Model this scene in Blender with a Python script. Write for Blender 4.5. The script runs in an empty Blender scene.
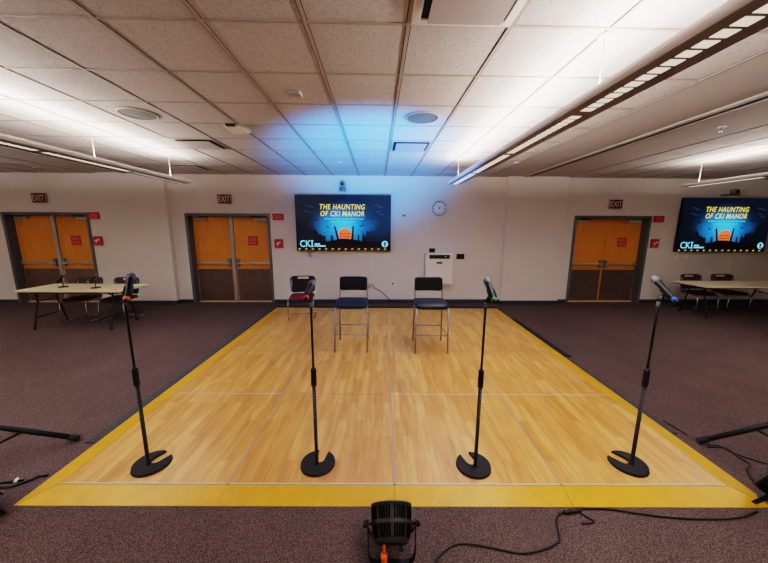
import bpy, bmesh, math, random
from mathutils import Vector, Matrix, Quaternion
random.seed(7)
scene = bpy.context.scene
COL = scene.collection
PI = math.pi

# ------------------------------------------------------------------ helpers
class G:
    """collects shapes into one bmesh; build() links them as ONE object"""
    def __init__(s):
        s.bm = bmesh.new(); s.mi = 0; s.M = Matrix.Identity(4)
    def _fin(s, faces, smooth=False):
        for f in faces:
            f.material_index = s.mi; f.smooth = smooth
    def _v(s, p):
        return s.bm.verts.new(s.M @ Vector(p))
    def box(s, x0, y0, z0, x1, y1, z1, bev=0.0, rot=None, seg=2):
        b2 = bmesh.new()
        c = Vector(((x0+x1)/2, (y0+y1)/2, (z0+z1)/2))
        m = Matrix.Translation(c) @ (rot.to_4x4() if rot is not None else Matrix.Identity(4)) @ Matrix.Diagonal((abs(x1-x0), abs(y1-y0), abs(z1-z0), 1))
        bmesh.ops.create_cube(b2, size=1, matrix=s.M @ m)
        if bev > 0:
            bmesh.ops.bevel(b2, geom=b2.edges[:], offset=bev, segments=seg, affect='EDGES', profile=.5)
        s._merge(b2)
    def _merge(s, b2, smooth=False):
        me = bpy.data.meshes.new('t'); b2.to_mesh(me); b2.free()
        n = len(s.bm.faces)
        s.bm.from_mesh(me); bpy.data.meshes.remove(me)
        s.bm.faces.ensure_lookup_table()
        s._fin([s.bm.faces[i] for i in range(n, len(s.bm.faces))], smooth)
    def rings(s, rings, cap=True, closed=False, smooth=True):
        vs = [[s._v(p) for p in r] for r in rings]
        fs = []
        n = len(vs[0]); m = len(vs)
        for i in range(m if closed else m-1):
            a, b = vs[i], vs[(i+1) % m]
            for j in range(n):
                fs.append(s.bm.faces.new((a[j], a[(j+1) % n], b[(j+1) % n], b[j])))
        s._fin(fs, smooth)
        if cap and not closed:
            s._fin([s.bm.faces.new(list(reversed(vs[0]))), s.bm.faces.new(vs[-1])], False)
    def tube(s, pts, r, seg=8, closed=False, cap=True):
        pts = [Vector(p) for p in pts]; n = len(pts)
        rs = r if isinstance(r, (list, tuple)) else [r]*n
        T = []
        for i in range(n):
            a = pts[i-1] if (i > 0 or closed) else pts[i]
            b = pts[(i+1) % n] if (i < n-1 or closed) else pts[i]
            d = (b-a); T.append(d.normalized() if d.length > 1e-9 else Vector((0, 0, 1)))
        up = Vector((0, 0, 1)) if abs(T[0].z) < .9 else Vector((1, 0, 0))
        N = (up - T[0]*up.dot(T[0])).normalized()
        out = []
        for i in range(n):
            N = (N - T[i]*N.dot(T[i])).normalized()
            B = T[i].cross(N)
            out.append([pts[i] + (N*math.cos(k*2*PI/seg) + B*math.sin(k*2*PI/seg))*rs[i] for k in range(seg)])
        s.rings(out, cap=cap, closed=closed)
    def lathe(s, prof, seg=24, M=None, smooth=True, cap=True):
        M = M or Matrix.Identity(4)
        rs = [[M @ Vector((r*math.cos(k*2*PI/seg), r*math.sin(k*2*PI/seg), z)) for k in range(seg)] for r, z in prof]
        s.rings(rs, cap=cap, smooth=smooth)
    def prism(s, poly, h0, h1, M=None):
        """poly in local XY, extruded along Z"""
        M = M or Matrix.Identity(4)
        a = [s._v(M @ Vector((x, y, h0))) for x, y in poly]
        b = [s._v(M @ Vector((x, y, h1))) for x, y in poly]
        n = len(poly); fs = []
        fs.append(s.bm.faces.new(list(reversed(a)))); fs.append(s.bm.faces.new(b))
        for i in range(n):
            fs.append(s.bm.faces.new((a[i], a[(i+1) % n], b[(i+1) % n], b[i])))
        s._fin(fs)
    def flat(s, poly, M=None):
        M = M or Matrix.Identity(4)
        f = s.bm.faces.new([s._v(M @ Vector((p[0], p[1], p[2] if len(p) > 2 else 0))) for p in poly])
        s._fin([f])
    def ball(s, c, r, sx=1, sy=1, sz=1, u=16, v=10):
        b2 = bmesh.new()
        bmesh.ops.create_uvsphere(b2, u_segments=u, v_segments=v, radius=r, matrix=s.M @ Matrix.Translation(c) @ Matrix.Diagonal((sx, sy, sz, 1)))
        s._merge(b2, True)
    def text(s, string, h, M, shear=0.0, bold=0.0, align='LEFT', sx=1.0, spacing=1.0):
        cu = bpy.data.curves.new('t', 'FONT'); cu.body = string; cu.size = h/0.70; cu.shear = shear
        cu.offset = bold; cu.align_x = align; cu.resolution_u = 3; cu.space_character = spacing
        o = bpy.data.objects.new('t', cu); COL.objects.link(o)
        dg = bpy.context.evaluated_depsgraph_get()
        me = bpy.data.meshes.new_from_object(o.evaluated_get(dg))
        bpy.data.objects.remove(o); bpy.data.curves.remove(cu)
        b2 = bmesh.new(); b2.from_mesh(me); bpy.data.meshes.remove(me)
        bmesh.ops.transform(b2, matrix=s.M @ M @ Matrix.Diagonal((sx, 1, 1, 1)), verts=b2.verts[:])
        s._merge(b2)
    def build(s, name, mats, parent=None, loc=(0, 0, 0), recalc=True):
        if recalc:
            bmesh.ops.recalc_face_normals(s.bm, faces=s.bm.faces[:])
        me = bpy.data.meshes.new(name); s.bm.to_mesh(me); s.bm.free()
        for m in (mats if isinstance(mats, (list, tuple)) else [mats]):
            me.materials.append(m)
        o = bpy.data.objects.new(name, me); COL.objects.link(o)
        o.location = loc
        if parent is not None: o.parent = parent
        return o

def tag(o, label, cat, group=None, kind=None):
    o['label'] = label; o['category'] = cat
    if group: o['group'] = group
    if kind: o['kind'] = kind
    return o
def thing(name, label, cat, loc=(0, 0, 0), rz=0.0, group=None):
    o = bpy.data.objects.new(name, None); COL.objects.link(o)
    o.empty_display_size = .05
    o.location = loc; o.rotation_euler = (0, 0, rz)
    return tag(o, label, cat, group)
def structure(name, loc=(0, 0, 0)):
    o = bpy.data.objects.new(name, None); COL.objects.link(o); o.location = loc; o['kind'] = 'structure'
    return o
def struct(g, name, m):
    o = g.build(name, m); o['kind'] = 'structure'; return o
def copy_thing(root, label, loc, rz=None, group=None):
    r = root.copy(); COL.objects.link(r); r.location = loc
    if rz is not None: r.rotation_euler = (0, 0, rz)
    r['label'] = label
    if group: r['group'] = group
    for ch in list(root.children):
        c = ch.copy(); COL.objects.link(c); c.parent = r
        for g_ in list(ch.children):
            d = g_.copy(); COL.objects.link(d); d.parent = c
    return r

# ------------------------------------------------------------------ materials
def srgb(r, g, b):
    f = lambda c: (c/255/12.92) if c/255 <= .04045 else ((c/255+.055)/1.055)**2.4
    return (f(r), f(g), f(b), 1)
def mat(name, c, rough=.6, metal=0.0, emit=0.0, var=0.0, scale=20.0, bump=0.0, spec=None, ecol=None):
    m = bpy.data.materials.new(name); m.use_nodes = True
    nt = m.node_tree; b = nt.nodes['Principled BSDF']
    b.inputs['Base Color'].default_value = c; b.inputs['Roughness'].default_value = rough; b.inputs['Metallic'].default_value = metal
    if spec is not None: b.inputs['Specular IOR Level'].default_value = spec
    if emit > 0:
        b.inputs['Emission Color'].default_value = ecol or c; b.inputs['Emission Strength'].default_value = emit
    if var > 0 or bump > 0:
        tc = nt.nodes.new('ShaderNodeTexCoord'); no = nt.nodes.new('ShaderNodeTexNoise')
        no.inputs['Scale'].default_value = scale; no.inputs['Detail'].default_value = 4
        nt.links.new(tc.outputs['Object'], no.inputs['Vector'])
        if var > 0:
            mx = nt.nodes.new('ShaderNodeMix'); mx.data_type = 'RGBA'
            mr = nt.nodes.new('ShaderNodeMapRange'); mr.inputs[1].default_value = .3; mr.inputs[2].default_value = .7
            nt.links.new(no.outputs['Fac'], mr.inputs[0]); nt.links.new(mr.outputs[0], mx.inputs[0])
            mx.inputs[6].default_value = tuple(x*(1-var) for x in c[:3])+(1,)
            mx.inputs[7].default_value = tuple(min(1, x*(1+var)) for x in c[:3])+(1,)
            nt.links.new(mx.outputs[2], b.inputs['Base Color'])
        if bump > 0:
            bp = nt.nodes.new('ShaderNodeBump'); bp.inputs['Strength'].default_value = bump; bp.inputs['Distance'].default_value = .01
            nt.links.new(no.outputs['Fac'], bp.inputs['Height']); nt.links.new(bp.outputs[0], b.inputs['Normal'])
    return m
def glow(name, c, k=1.0):
    m = bpy.data.materials.new(name); m.use_nodes = True
    b = m.node_tree.nodes['Principled BSDF']
    b.inputs['Base Color'].default_value = (.005, .005, .005, 1); b.inputs['Roughness'].default_value = .35
    b.inputs['Emission Color'].default_value = c; b.inputs['Emission Strength'].default_value = k
    return m

def carpet_mat():
    m = mat('carpet', srgb(98, 74, 70), .95, spec=.1)
    nt = m.node_tree; b = nt.nodes['Principled BSDF']
    tc = nt.nodes.new('ShaderNodeTexCoord')
    n1 = nt.nodes.new('ShaderNodeTexNoise'); n1.inputs['Scale'].default_value = 210; n1.inputs['Detail'].default_value = 1
    n2 = nt.nodes.new('ShaderNodeTexNoise'); n2.inputs['Scale'].default_value = 2.2; n2.inputs['Detail'].default_value = 4
    for n in (n1, n2): nt.links.new(tc.outputs['Object'], n.inputs['Vector'])
    r = nt.nodes.new('ShaderNodeValToRGB'); e = r.color_ramp.elements
    e[0].position = .34; e[0].color = srgb(64, 54, 54)
    e[1].position = .68; e[1].color = srgb(128, 110, 106)
    q = r.color_ramp.elements.new(.5); q.color = srgb(90, 74, 72)
    nt.links.new(n1.outputs['Fac'], r.inputs[0])
    mx = nt.nodes.new('ShaderNodeMix'); mx.data_type = 'RGBA'; mx.blend_type = 'MULTIPLY'; mx.inputs[0].default_value = .35
    r2 = nt.nodes.new('ShaderNodeValToRGB'); r2.color_ramp.elements[0].position = .3; r2.color_ramp.elements[0].color = (.6, .6, .6, 1); r2.color_ramp.elements[1].position = .7
    nt.links.new(n2.outputs['Fac'], r2.inputs[0])
    nt.links.new(r.outputs[0], mx.inputs[6]); nt.links.new(r2.outputs[0], mx.inputs[7])
    nt.links.new(mx.outputs[2], b.inputs['Base Color'])
    bp = nt.nodes.new('ShaderNodeBump'); bp.inputs['Strength'].default_value = .5; bp.inputs['Distance'].default_value = .01
    nt.links.new(n1.outputs['Fac'], bp.inputs['Height']); nt.links.new(bp.outputs[0], b.inputs['Normal'])
    return m
def wood_mat():
    m = mat('vinyl_plank', srgb(205, 150, 80), .34, spec=.45)
    nt = m.node_tree; b = nt.nodes['Principled BSDF']
    tc = nt.nodes.new('ShaderNodeTexCoord')
    mp = nt.nodes.new('ShaderNodeMapping'); mp.inputs['Rotation'].default_value = (0, 0, PI/2)
    nt.links.new(tc.outputs['Object'], mp.inputs['Vector'])
    br = nt.nodes.new('ShaderNodeTexBrick'); br.offset = .43; br.offset_frequency = 2
    br.inputs['Scale'].default_value = 1; br.inputs['Mortar Size'].default_value = .0012; br.inputs['Bias'].default_value = 0
    br.inputs['Brick Width'].default_value = .52; br.inputs['Row Height'].default_value = .0871
    br.inputs['Color1'].default_value = srgb(214, 164, 96); br.inputs['Color2'].default_value = srgb(196, 138, 70); br.inputs['Mortar'].default_value = srgb(196, 134, 72)
    nt.links.new(mp.outputs[0], br.inputs['Vector'])
    mp2 = nt.nodes.new('ShaderNodeMapping'); mp2.inputs['Scale'].default_value = (14, 1.6, 1)
    nt.links.new(tc.outputs['Object'], mp2.inputs['Vector'])
    n = nt.nodes.new('ShaderNodeTexNoise'); n.inputs['Scale'].default_value = 1.6; n.inputs['Detail'].default_value = 6; n.inputs['Distortion'].default_value = .6
    nt.links.new(mp2.outputs[0], n.inputs['Vector'])
    r = nt.nodes.new('ShaderNodeValToRGB'); r.color_ramp.elements[0].position = .32; r.color_ramp.elements[0].color = (.70, .62, .52, 1)
    r.color_ramp.elements[1].position = .62; r.color_ramp.elements[1].color = (1, 1, 1, 1)
    nt.links.new(n.outputs['Fac'], r.inputs[0])
    mx = nt.nodes.new('ShaderNodeMix'); mx.data_type = 'RGBA'; mx.blend_type = 'MULTIPLY'; mx.inputs[0].default_value = .8
    nt.links.new(br.outputs['Color'], mx.inputs[6]); nt.links.new(r.outputs[0], mx.inputs[7])
    nt.links.new(mx.outputs[2], b.inputs['Base Color'])
    return m
def tile_mat():
    m = mat('acoustic_tile', srgb(205, 196, 188), .95, spec=.1)
    nt = m.node_tree; b = nt.nodes['Principled BSDF']
    tc = nt.nodes.new('ShaderNodeTexCoord')
    n = nt.nodes.new('ShaderNodeTexNoise'); n.inputs['Scale'].default_value = 70; n.inputs['Detail'].default_value = 3
    v = nt.nodes.new('ShaderNodeTexVoronoi'); v.inputs['Scale'].default_value = 55
    for k in (n, v): nt.links.new(tc.outputs['Object'], k.inputs['Vector'])
    r = nt.nodes.new('ShaderNodeValToRGB'); r.color_ramp.elements[0].position = .38; r.color_ramp.elements[0].color = srgb(184, 177, 172)
    r.color_ramp.elements[1].position = .5; r.color_ramp.elements[1].color = srgb(200, 193, 188)
    nt.links.new(n.outputs['Fac'], r.inputs[0])
    nt.links.new(r.outputs[0], b.inputs['Base Color'])
    bp = nt.nodes.new('ShaderNodeBump'); bp.inputs['Strength'].default_value = .35; bp.inputs['Distance'].default_value = .01
    nt.links.new(n.outputs['Fac'], bp.inputs['Height']); nt.links.new(bp.outputs[0], b.inputs['Normal'])
    return m
def door_wood():
    m = mat('door_veneer', srgb(206, 136, 52), .4)
    nt = m.node_tree; b = nt.nodes['Principled BSDF']
    tc = nt.nodes.new('ShaderNodeTexCoord'); mp = nt.nodes.new('ShaderNodeMapping'); mp.inputs['Scale'].default_value = (22, 4, 1.2)
    n = nt.nodes.new('ShaderNodeTexNoise'); n.inputs['Scale'].default_value = 1.5; n.inputs['Detail'].default_value = 5
    nt.links.new(tc.outputs['Object'], mp.inputs['Vector']); nt.links.new(mp.outputs[0], n.inputs['Vector'])
    r = nt.nodes.new('ShaderNodeValToRGB'); r.color_ramp.elements[0].position = .3; r.color_ramp.elements[0].color = srgb(206, 128, 38)
    r.color_ramp.elements[1].position = .7; r.color_ramp.elements[1].color = srgb(226, 152, 60)
    nt.links.new(n.outputs['Fac'], r.inputs[0]); nt.links.new(r.outputs[0], b.inputs['Base Color'])
    return m
def screen_mat():
    """dark blue night sky with a bright round glow, in the screen's own coordinates"""
    m = bpy.data.materials.new('screen_sky'); m.use_nodes = True
    nt = m.node_tree; b = nt.nodes['Principled BSDF']
    b.inputs['Base Color'].default_value = (.004, .004, .005, 1); b.inputs['Roughness'].default_value = .3
    tc = nt.nodes.new('ShaderNodeTexCoord'); mp = nt.nodes.new('ShaderNodeMapping')
    mp.inputs['Location'].default_value = (0, 0, .12); mp.inputs['Scale'].default_value = (.95, 0, 1.35)
    nt.links.new(tc.outputs['Object'], mp.inputs['Vector'])
    ln = nt.nodes.new('ShaderNodeVectorMath'); ln.operation = 'LENGTH'
    nt.links.new(mp.outputs[0], ln.inputs[0])
    no = nt.nodes.new('ShaderNodeTexNoise'); no.inputs['Scale'].default_value = 3.2; no.inputs['Detail'].default_value = 5
    nt.links.new(tc.outputs['Object'], no.inputs['Vector'])
    ad = nt.nodes.new('ShaderNodeMath'); ad.operation = 'MULTIPLY_ADD'; ad.inputs[1].default_value = .28
    nt.links.new(no.outputs['Fac'], ad.inputs[0]); nt.links.new(ln.outputs['Value'], ad.inputs[2])
    r = nt.nodes.new('ShaderNodeValToRGB'); e = r.color_ramp.elements
    e[0].position = .30; e[0].color = srgb(66, 178, 244)
    e[1].position = 1.0; e[1].color = srgb(10, 20, 36)
    for p, c in ((.46, srgb(36, 138, 214)), (.66, srgb(24, 86, 140)), (.84, srgb(15, 42, 70))):
        q = e.new(p); q.color = c
    nt.links.new(ad.outputs[0], r.inputs[0])
    nt.links.new(r.outputs[0], b.inputs['Emission Color']); b.inputs['Emission Strength'].default_value = 1.2
    return m

M = {}
M['wall'] = mat('wall_paint', srgb(220, 210, 199), .85, var=.02, scale=3, spec=.2)
M['carpet'] = carpet_mat(); M['wood'] = wood_mat(); M['tile'] = tile_mat(); M['door'] = door_wood()
M['gyp'] = mat('ceiling_gypsum', srgb(184, 176, 168), .9, var=.02, scale=4)
M['grid'] = mat('grid_bar', srgb(168, 154, 142), .6)
M['gridgap'] = mat('grid_shadow_gap', srgb(64, 52, 46), .9)
M['base'] = mat('vinyl_base', srgb(56, 62, 72), .5)
M['frame'] = mat('door_frame_paint', srgb(96, 100, 102), .45)
M['steel'] = mat('brushed_steel', srgb(176, 172, 166), .42, .5, var=.06, scale=30)
M['kick'] = mat('kick_plate_bronze', srgb(120, 102, 90), .4, .5, var=.10, scale=6)
M['closer'] = mat('closer_grey', srgb(190, 184, 176), .4, .3)
M['black'] = mat('matte_black', srgb(20, 20, 22), .5, var=.15, scale=40)
M['blackp'] = mat('black_plastic', srgb(15, 15, 17), .42)
M['rubber'] = mat('black_rubber', srgb(30, 29, 30), .8, bump=.1, scale=60)
M['cover'] = mat('cable_cover_fabric', srgb(62, 60, 62), .85, var=.15, scale=40)
M['ramp'] = mat('yellow_ramp', srgb(204, 150, 34), .38, var=.07, scale=9)
M['alu'] = mat('aluminium_seam', srgb(150, 142, 132), .5, .3)
M['alul'] = mat('bright_seam', srgb(188, 178, 164), .5, .1)
M['chrome'] = mat('chrome', srgb(190, 190, 192), .2, .95)
M['greymetal'] = mat('silver_grey_tube', srgb(150, 148, 148), .35, .75)
M['navy'] = mat('navy_vinyl', srgb(22, 27, 38), .5, var=.1, scale=30)
M['maroon'] = mat('maroon_fabric', srgb(112, 34, 30), .85, var=.15, scale=80)
M['maroond'] = mat('dark_maroon_fabric', srgb(86, 34, 32), .85, var=.15, scale=80)
M['brownp'] = mat('brown_black_plastic', srgb(58, 40, 38), .4)
M['table'] = mat('table_laminate', srgb(214, 200, 166), .5, var=.03, scale=12)
M['red'] = mat('red_sign', srgb(186, 26, 34), .45)
M['redl'] = mat('red_sign_lettering', srgb(224, 130, 130), .6)
M['exit'] = mat('exit_panel', srgb(74, 14, 16), .4, emit=.05)
M['exitl'] = mat('exit_letters', srgb(226, 186, 182), .5, emit=.05)
M['white'] = mat('white_plastic', srgb(228, 222, 212), .45)
M['unit'] = mat('unit_white', srgb(226, 218, 204), .45)
M['beige'] = mat('beige_plate', srgb(176, 164, 146), .5)
M['pend'] = mat('pendant_paint', srgb(232, 226, 220), .4)
M['penddark'] = mat('pendant_louver_frame', srgb(142, 142, 142), .6)
M['cell'] = mat('louver_cell', srgb(240, 226, 208), .5, emit=.8, ecol=(1, .88, .76, 1))
M['celloff'] = mat('louver_cell_dim', srgb(228, 222, 216), .4, emit=.25, ecol=(1, .9, .8, 1))
M['wire'] = mat('wire_white', srgb(220, 210, 190), .5)
M['grille'] = mat('mic_grille', srgb(120, 120, 130), .5, .4, bump=.35, scale=400)
M['spk'] = mat('speaker_grille', srgb(112, 108, 100), .8, bump=.2, scale=200)
M['dark'] = mat('dark_gap', srgb(22, 18, 16), .9)
M['vent'] = mat('vent_grey', srgb(170, 160, 152), .5)
M['plaque'] = mat('diffuser_plaque', srgb(176, 166, 160), .5)
for k, c in (('orange', (255, 110, 20)), ('green', (30, 150, 70)), ('blue', (30, 90, 215)), ('redt', (240, 64, 36)), ('yellowt', (230, 190, 30))):
    M[k] = mat('tape_'+k, srgb(*c), .5)
M['lens'] = glow('blue_lens', (.05, .3, 1, 1), 3)
M['sky'] = screen_mat()
M['scr_black'] = glow('screen_black', srgb(8, 9, 14), .6)
M['scr_tree'] = glow('screen_tree', srgb(8, 18, 32), 1)
M['scr_yellow'] = glow('screen_title', srgb(240, 218, 70), 1.25)
M['scr_cyan'] = glow('screen_logo', srgb(120, 206, 255), 1.4)
M['scr_sub'] = glow('screen_subtitle', srgb(86, 190, 236), 1.25)
M['scr_dash'] = glow('screen_dash', srgb(196, 172, 76), .9)
M['scr_moon'] = glow('screen_moon', srgb(226, 108, 56), 1.2)
M['scr_moond'] = glow('screen_moon_dark', srgb(190, 60, 40), 1)
M['scr_bat'] = glow('screen_bat', srgb(8, 22, 44), 1)
M['scr_wisp'] = glow('screen_wisp', srgb(46, 80, 108), 1)

# ------------------------------------------------------------------ camera
F_PX = 304.64
CAM = Vector((-.1319, -1.9326, 1.8459))
pitch, roll, yaw, phi = .1755, .0054, .003, .0207
def rotz(v, a): return Vector((v[0]*math.cos(a)-v[1]*math.sin(a), v[0]*math.sin(a)+v[1]*math.cos(a), v[2]))
c_, s_, cp, sp = math.cos(yaw), math.sin(yaw), math.cos(pitch), math.sin(pitch)
rt = Vector((c_, -s_, 0)); fw = Vector((s_*cp, c_*cp, -sp)); up = Vector((s_*sp, c_*sp, cp))
rt, up = rt*math.cos(roll)+up*math.sin(roll), up*math.cos(roll)-rt*math.sin(roll)
rt, up, fw = (rotz(v, -phi) for v in (rt, up, fw))
cd = bpy.data.cameras.new('camera'); cam = bpy.data.objects.new('camera', cd); COL.objects.link(cam)
cd.sensor_width = 36; cd.lens = F_PX/768*36; cd.clip_start = .05; cd.clip_end = 60
mw = Matrix.Identity(4)
for i in range(3):
    mw[i][0] = rt[i]; mw[i][1] = up[i]; mw[i][2] = -fw[i]; mw[i][3] = CAM[i]
cam.matrix_world = mw
scene.camera = cam
def fl(px, py, z=-.03):       # where the floor (or a level z) stands under a picture point
    d = fw + rt*((px-384)/F_PX) - up*((py-281.5)/F_PX)
    return CAM + d*((z-CAM.z)/d.z)

# ------------------------------------------------------------------ room shell
FZ = -.03; CZ = 3.035; W = 5.52
XL, XR, YB = -10.4, 11.6, -6.5
g = G(); g.box(XL-.2, YB-.2, FZ-.1, XR+.2, W+.6, FZ); struct(g, 'floor', M['carpet'])

DOORS = [(-8.87, -6.88), (-4.665, -2.677), (4.667, 6.576)]
DT = 2.155
g = G(); xs = XL-.2
for a, b in DOORS:
    g.box(xs, W, FZ, a+.03, W+.22, CZ); g.box(a+.03, W, DT-.03, b-.03, W+.22, CZ); xs = b-.03
g.box(xs, W, FZ, XR+.2, W+.22, CZ)
struct(g, 'wall_back', M['wall'])
g = G(); g.box(XL-.2, YB, FZ, XL, W, CZ); struct(g, 'wall_left', M['wall'])
g = G(); g.box(XR, YB, FZ, XR+.2, W, CZ); struct(g, 'wall_right', M['wall'])
g = G(); g.box(XL-.2, YB-.2, FZ, XR+.2, YB, CZ); struct(g, 'wall_front', M['wall'])
PIL = [(-6.44, -4.985), (2.945, 4.385)]; PY = W-.13
for i, (a, b) in enumerate(PIL):
    g = G(); g.box(a, PY, FZ, b, W+.01, CZ, bev=.006); struct(g, 'trim_%d' % (i+1), M['wall'])
g = G(); t = .014; h = FZ+.1
for a, b in ((XL, DOORS[0][0]), (DOORS[0][1], PIL[0][0]), (PIL[0][1], DOORS[1][0]), (DOORS[1][1], PIL[1][0]), (PIL[1][1], DOORS[2][0]), (DOORS[2][1], XR)):
    g.box(a, W-t, FZ, b, W, h, bev=.003)
for a, b in PIL:
    g.box(a-t, PY-t, FZ, b+t, PY, h, bev=.003); g.box(a-t, PY, FZ, a, W-t, h); g.box(b, PY, FZ, b+t, W-t, h)
struct(g, 'baseboard_back', M['base'])

# ceiling: tile field over the middle bay, plain bulkheads at the partition tracks, tile fields beyond
S = .6096; OX, OY = -.5555, .1063
X0, X1 = OX-7*S, OX+5*S            # middle bay
BR = 4.37; BL = -6.70
g = G()
for a, b, mi in ((X0, X1, 0), (BR, XR+.2, 0), (XL-.2, BL, 0), (X1, BR, 1), (BL, X0, 1)):
    g.mi = mi; g.box(a, YB-.2, CZ, b, W+.3, CZ+.12)
struct(g, 'ceiling', [M['tile'], M['gyp']])
g = G()
def bars(xa, xb, ox):
    k = math.ceil((xa-ox)/S-1e-6)
    while ox+k*S <= xb+1e-6:
        x = ox+k*S
        g.mi = 1; g.box(x-.017, YB, CZ-.002, x+.017, W, CZ+.001)
        g.mi = 0; g.box(x-.011, YB, CZ-.007, x+.011, W, CZ)
        k += 1
    k = math.ceil((YB-OY)/S)
    while OY+k*S < W:
        y = OY+k*S
        g.mi = 0
        g.mi = 0; g.box(xa, y-.010, CZ-.0055, xb, y+.010, CZ)
        k += 1
bars(X0, X1, OX); bars(BR, XR, BR); bars(XL, BL, BL)
struct(g, 'trim_3', [M['grid'], M['gridgap']])
for i, cx in enumerate((3.385, -5.76)):       # folding partition tracks in the bulkheads
    g = G(); g.mi = 0
    g.box(cx-.11, YB, CZ-.02, cx-.045, PY+.02, CZ+.01, bev=.004); g.box(cx+.055, YB, CZ-.012, cx+.105, PY+.02, CZ+.01, bev=.004)
    g.mi = 1; g.box(cx-.045, YB, CZ-.006, cx+.055, PY+.02, CZ+.01)
    struct(g, 'trim_%d' % (4+i), [M['vent'], M['dark']])

# ------------------------------------------------------------------ doors
FRW = .065; LY = W+.17
def double_door(n, a, b, mullion):
    d = structure('door_%d' % n, ((a+b)/2, W, FZ)); w = (b-a)/2; H = DT-FZ
    g = G()
    for sx in (-1, 1):
        g.box(min(sx*w, sx*(w-FRW)), -.02, 0, max(sx*w, sx*(w-FRW)), .21, H, bev=.004)
    g.box(-w+FRW, -.02, H-FRW, w-FRW, .21, H, bev=.004)
    g.build('door_frame', M['frame'], d)
    g = G(); g.box(-w+FRW, .12, 0, w-FRW, .21, .012); g.build('threshold', M['table'], d)
    gap = .045 if mullion else .004
    if mullion:
        g = G(); g.box(-.04, .13, 0, .04, .21, H-FRW, bev=.006); g.build('mullion', M['steel'], d)
    for sx in (-1, 1):
        x0, x1 = sorted((sx*gap, sx*(w-FRW-.006)))
        g = G(); g.box(x0, .17, .02, x1, .21, H-FRW-.006, bev=.003); leaf = g.build('door_leaf', M['door'], d)
        g = G(); g.box(x0+.02, .164, .035, x1-.02, .171, .84, bev=.002); g.build('kick_plate', M['kick'], leaf)
        g = G(); zc = .985
        g.box(x0+.03, .10, zc-.022, x1-.03, .145, zc+.022, bev=.008)
        xi = sx*gap+sx*.06
        g.mi = 1; g.box(min(xi-.035, xi+.035), .105, zc-.09, max(xi-.035, xi+.035), .171, zc+.11, bev=.01)
        xo = sx*(w-FRW-.07); g.box(xo-.03, .105, zc-.035, xo+.03, .171, zc+.035, bev=.008)
        g.build('push_bar', [M['steel'], M['greymetal']], leaf)
        xa, xb = sorted((sx*(w-FRW-.05), sx*(w-FRW-.37)))
        g = G(); g.box(xa, .115, H-FRW-.10, xb, .171, H-FRW-.03, bev=.012)
        xm = (xa+xb)/2
        g.mi = 1; g.tube([(xm, .14, H-FRW-.03), (xm, .13, H-FRW-.015), (xm-sx*.18, .04, H-FRW-.012), (xm+sx*.02, .1, H-FRW-.006)], .009, 6)
        g.build('door_closer', [M['closer'], M['black']], leaf)
    return d
double_door(1, *DOORS[0], True); double_door(2, *DOORS[1], True); double_door(3, *DOORS[2], False)

def exit_sign(x, z, where):
    t = thing('exit_sign', 'dark red exit sign above '+where, 'exit sign', (x, W, z), 0, 'exit signs over the double doors')
    g = G(); g.box(-.155, -.06, -.105, .155, 0, .105, bev=.008); g.build('housing', M['beige'], t)
    g = G(); g.box(-.148, -.064, -.098, .148, -.058, .098, bev=.002)
    g.mi = 1; g.text('EXIT', .13, Matrix.Translation((0, -.0655, -.065)) @ Matrix.Rotation(PI/2, 4, 'X'), align='CENTER', bold=.001, sx=.72)
    g.build('sign_face', [M['exit'], M['exitl']], t)
exit_sign(-7.90, 2.475, 'the left edge double doors behind the table')
exit_sign(-3.69, 2.48, 'the double doors left of the middle screen')
exit_sign(5.61, 2.43, 'the double doors right of the pillar')
def red_plate(x, z, where):
    t = thing('wall_sign', 'small red oblong plate with faint lettering '+where, 'sign', (x, W, z), 0, 'red oblong plates beside the doors')
    g = G(); g.box(-.128, -.022, -.075, .128, 0, .075, bev=.004)
    g.mi = 1
    for k, zz in enumerate((.030, 0.0, -.030)):
        x = -.085
        random.seed(k+3)
        while x < .07:
            w_ = random.uniform(.012, .03); g.box(x, -.0235, zz-.007, x+w_, -.0215, zz+.007); x += w_+.008
    g.build('plate', [M['red'], M['redl']], t)
for x, z, wh in ((-6.755, 2.085, 'high by the door at the left edge'), (-2.478, 2.08, 'high between door and middle screen'), (6.755, 2.085, 'high right of the right hand door')):
    red_plate(x, z, wh)
def pull(x, z, wh):
    t = thing('fire_alarm_switch', 'red fire alarm pull station with white handle '+wh, 'fire alarm', (x, W, z), 0, 'red pull stations beside the doors')
    g = G(); g.box(-.1, -.035, -.105, .1, 0, .105, bev=.01); g.build('body', M['red'], t)
    g = G(); g.box(-.05, -.055, -.005, .06, -.033, .03, bev=.006, rot=Matrix.Rotation(-.35, 3, 'Y')); g.box(-.035, -.05, -.05, -.005, -.034, .0, bev=.004); g.build('handle', M['white'], t)
for x, z, wh in ((-6.745, 1.50, 'near the leftmost door frame'), (-2.494, 1.452, 'between door and middle screen'), (6.74, 1.496, 'right of the right hand door')):
    pull(x, z, wh)
def door_sign(x, z, wh):
    t = thing('door_sign', 'square red sign with faint text on '+wh, 'sign', (x, W+.17, z), 0, 'red paper signs on the door leaves')
    g = G(); g.box(-.115, -.004, -.11, .115, 0, .11)
    g.mi = 1
    for zz, n in ((.07, 3), (.04, 4), (.01, 3), (-.035, 4), (-.065, 4)):
        for q in range(n):
            g.box(-.09+q*.18/n, -.0052, zz-.008, -.09+(q+.75)*.18/n, -.0038, zz+.008)
    g.build('paper', [M['red'], M['redl']], t)
door_sign(-7.43, 1.50, 'the door at the left edge'); door_sign(-3.178, 1.508, 'the door left of the middle screen'); door_sign(6.06, 1.51, 'the right hand door')

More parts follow.
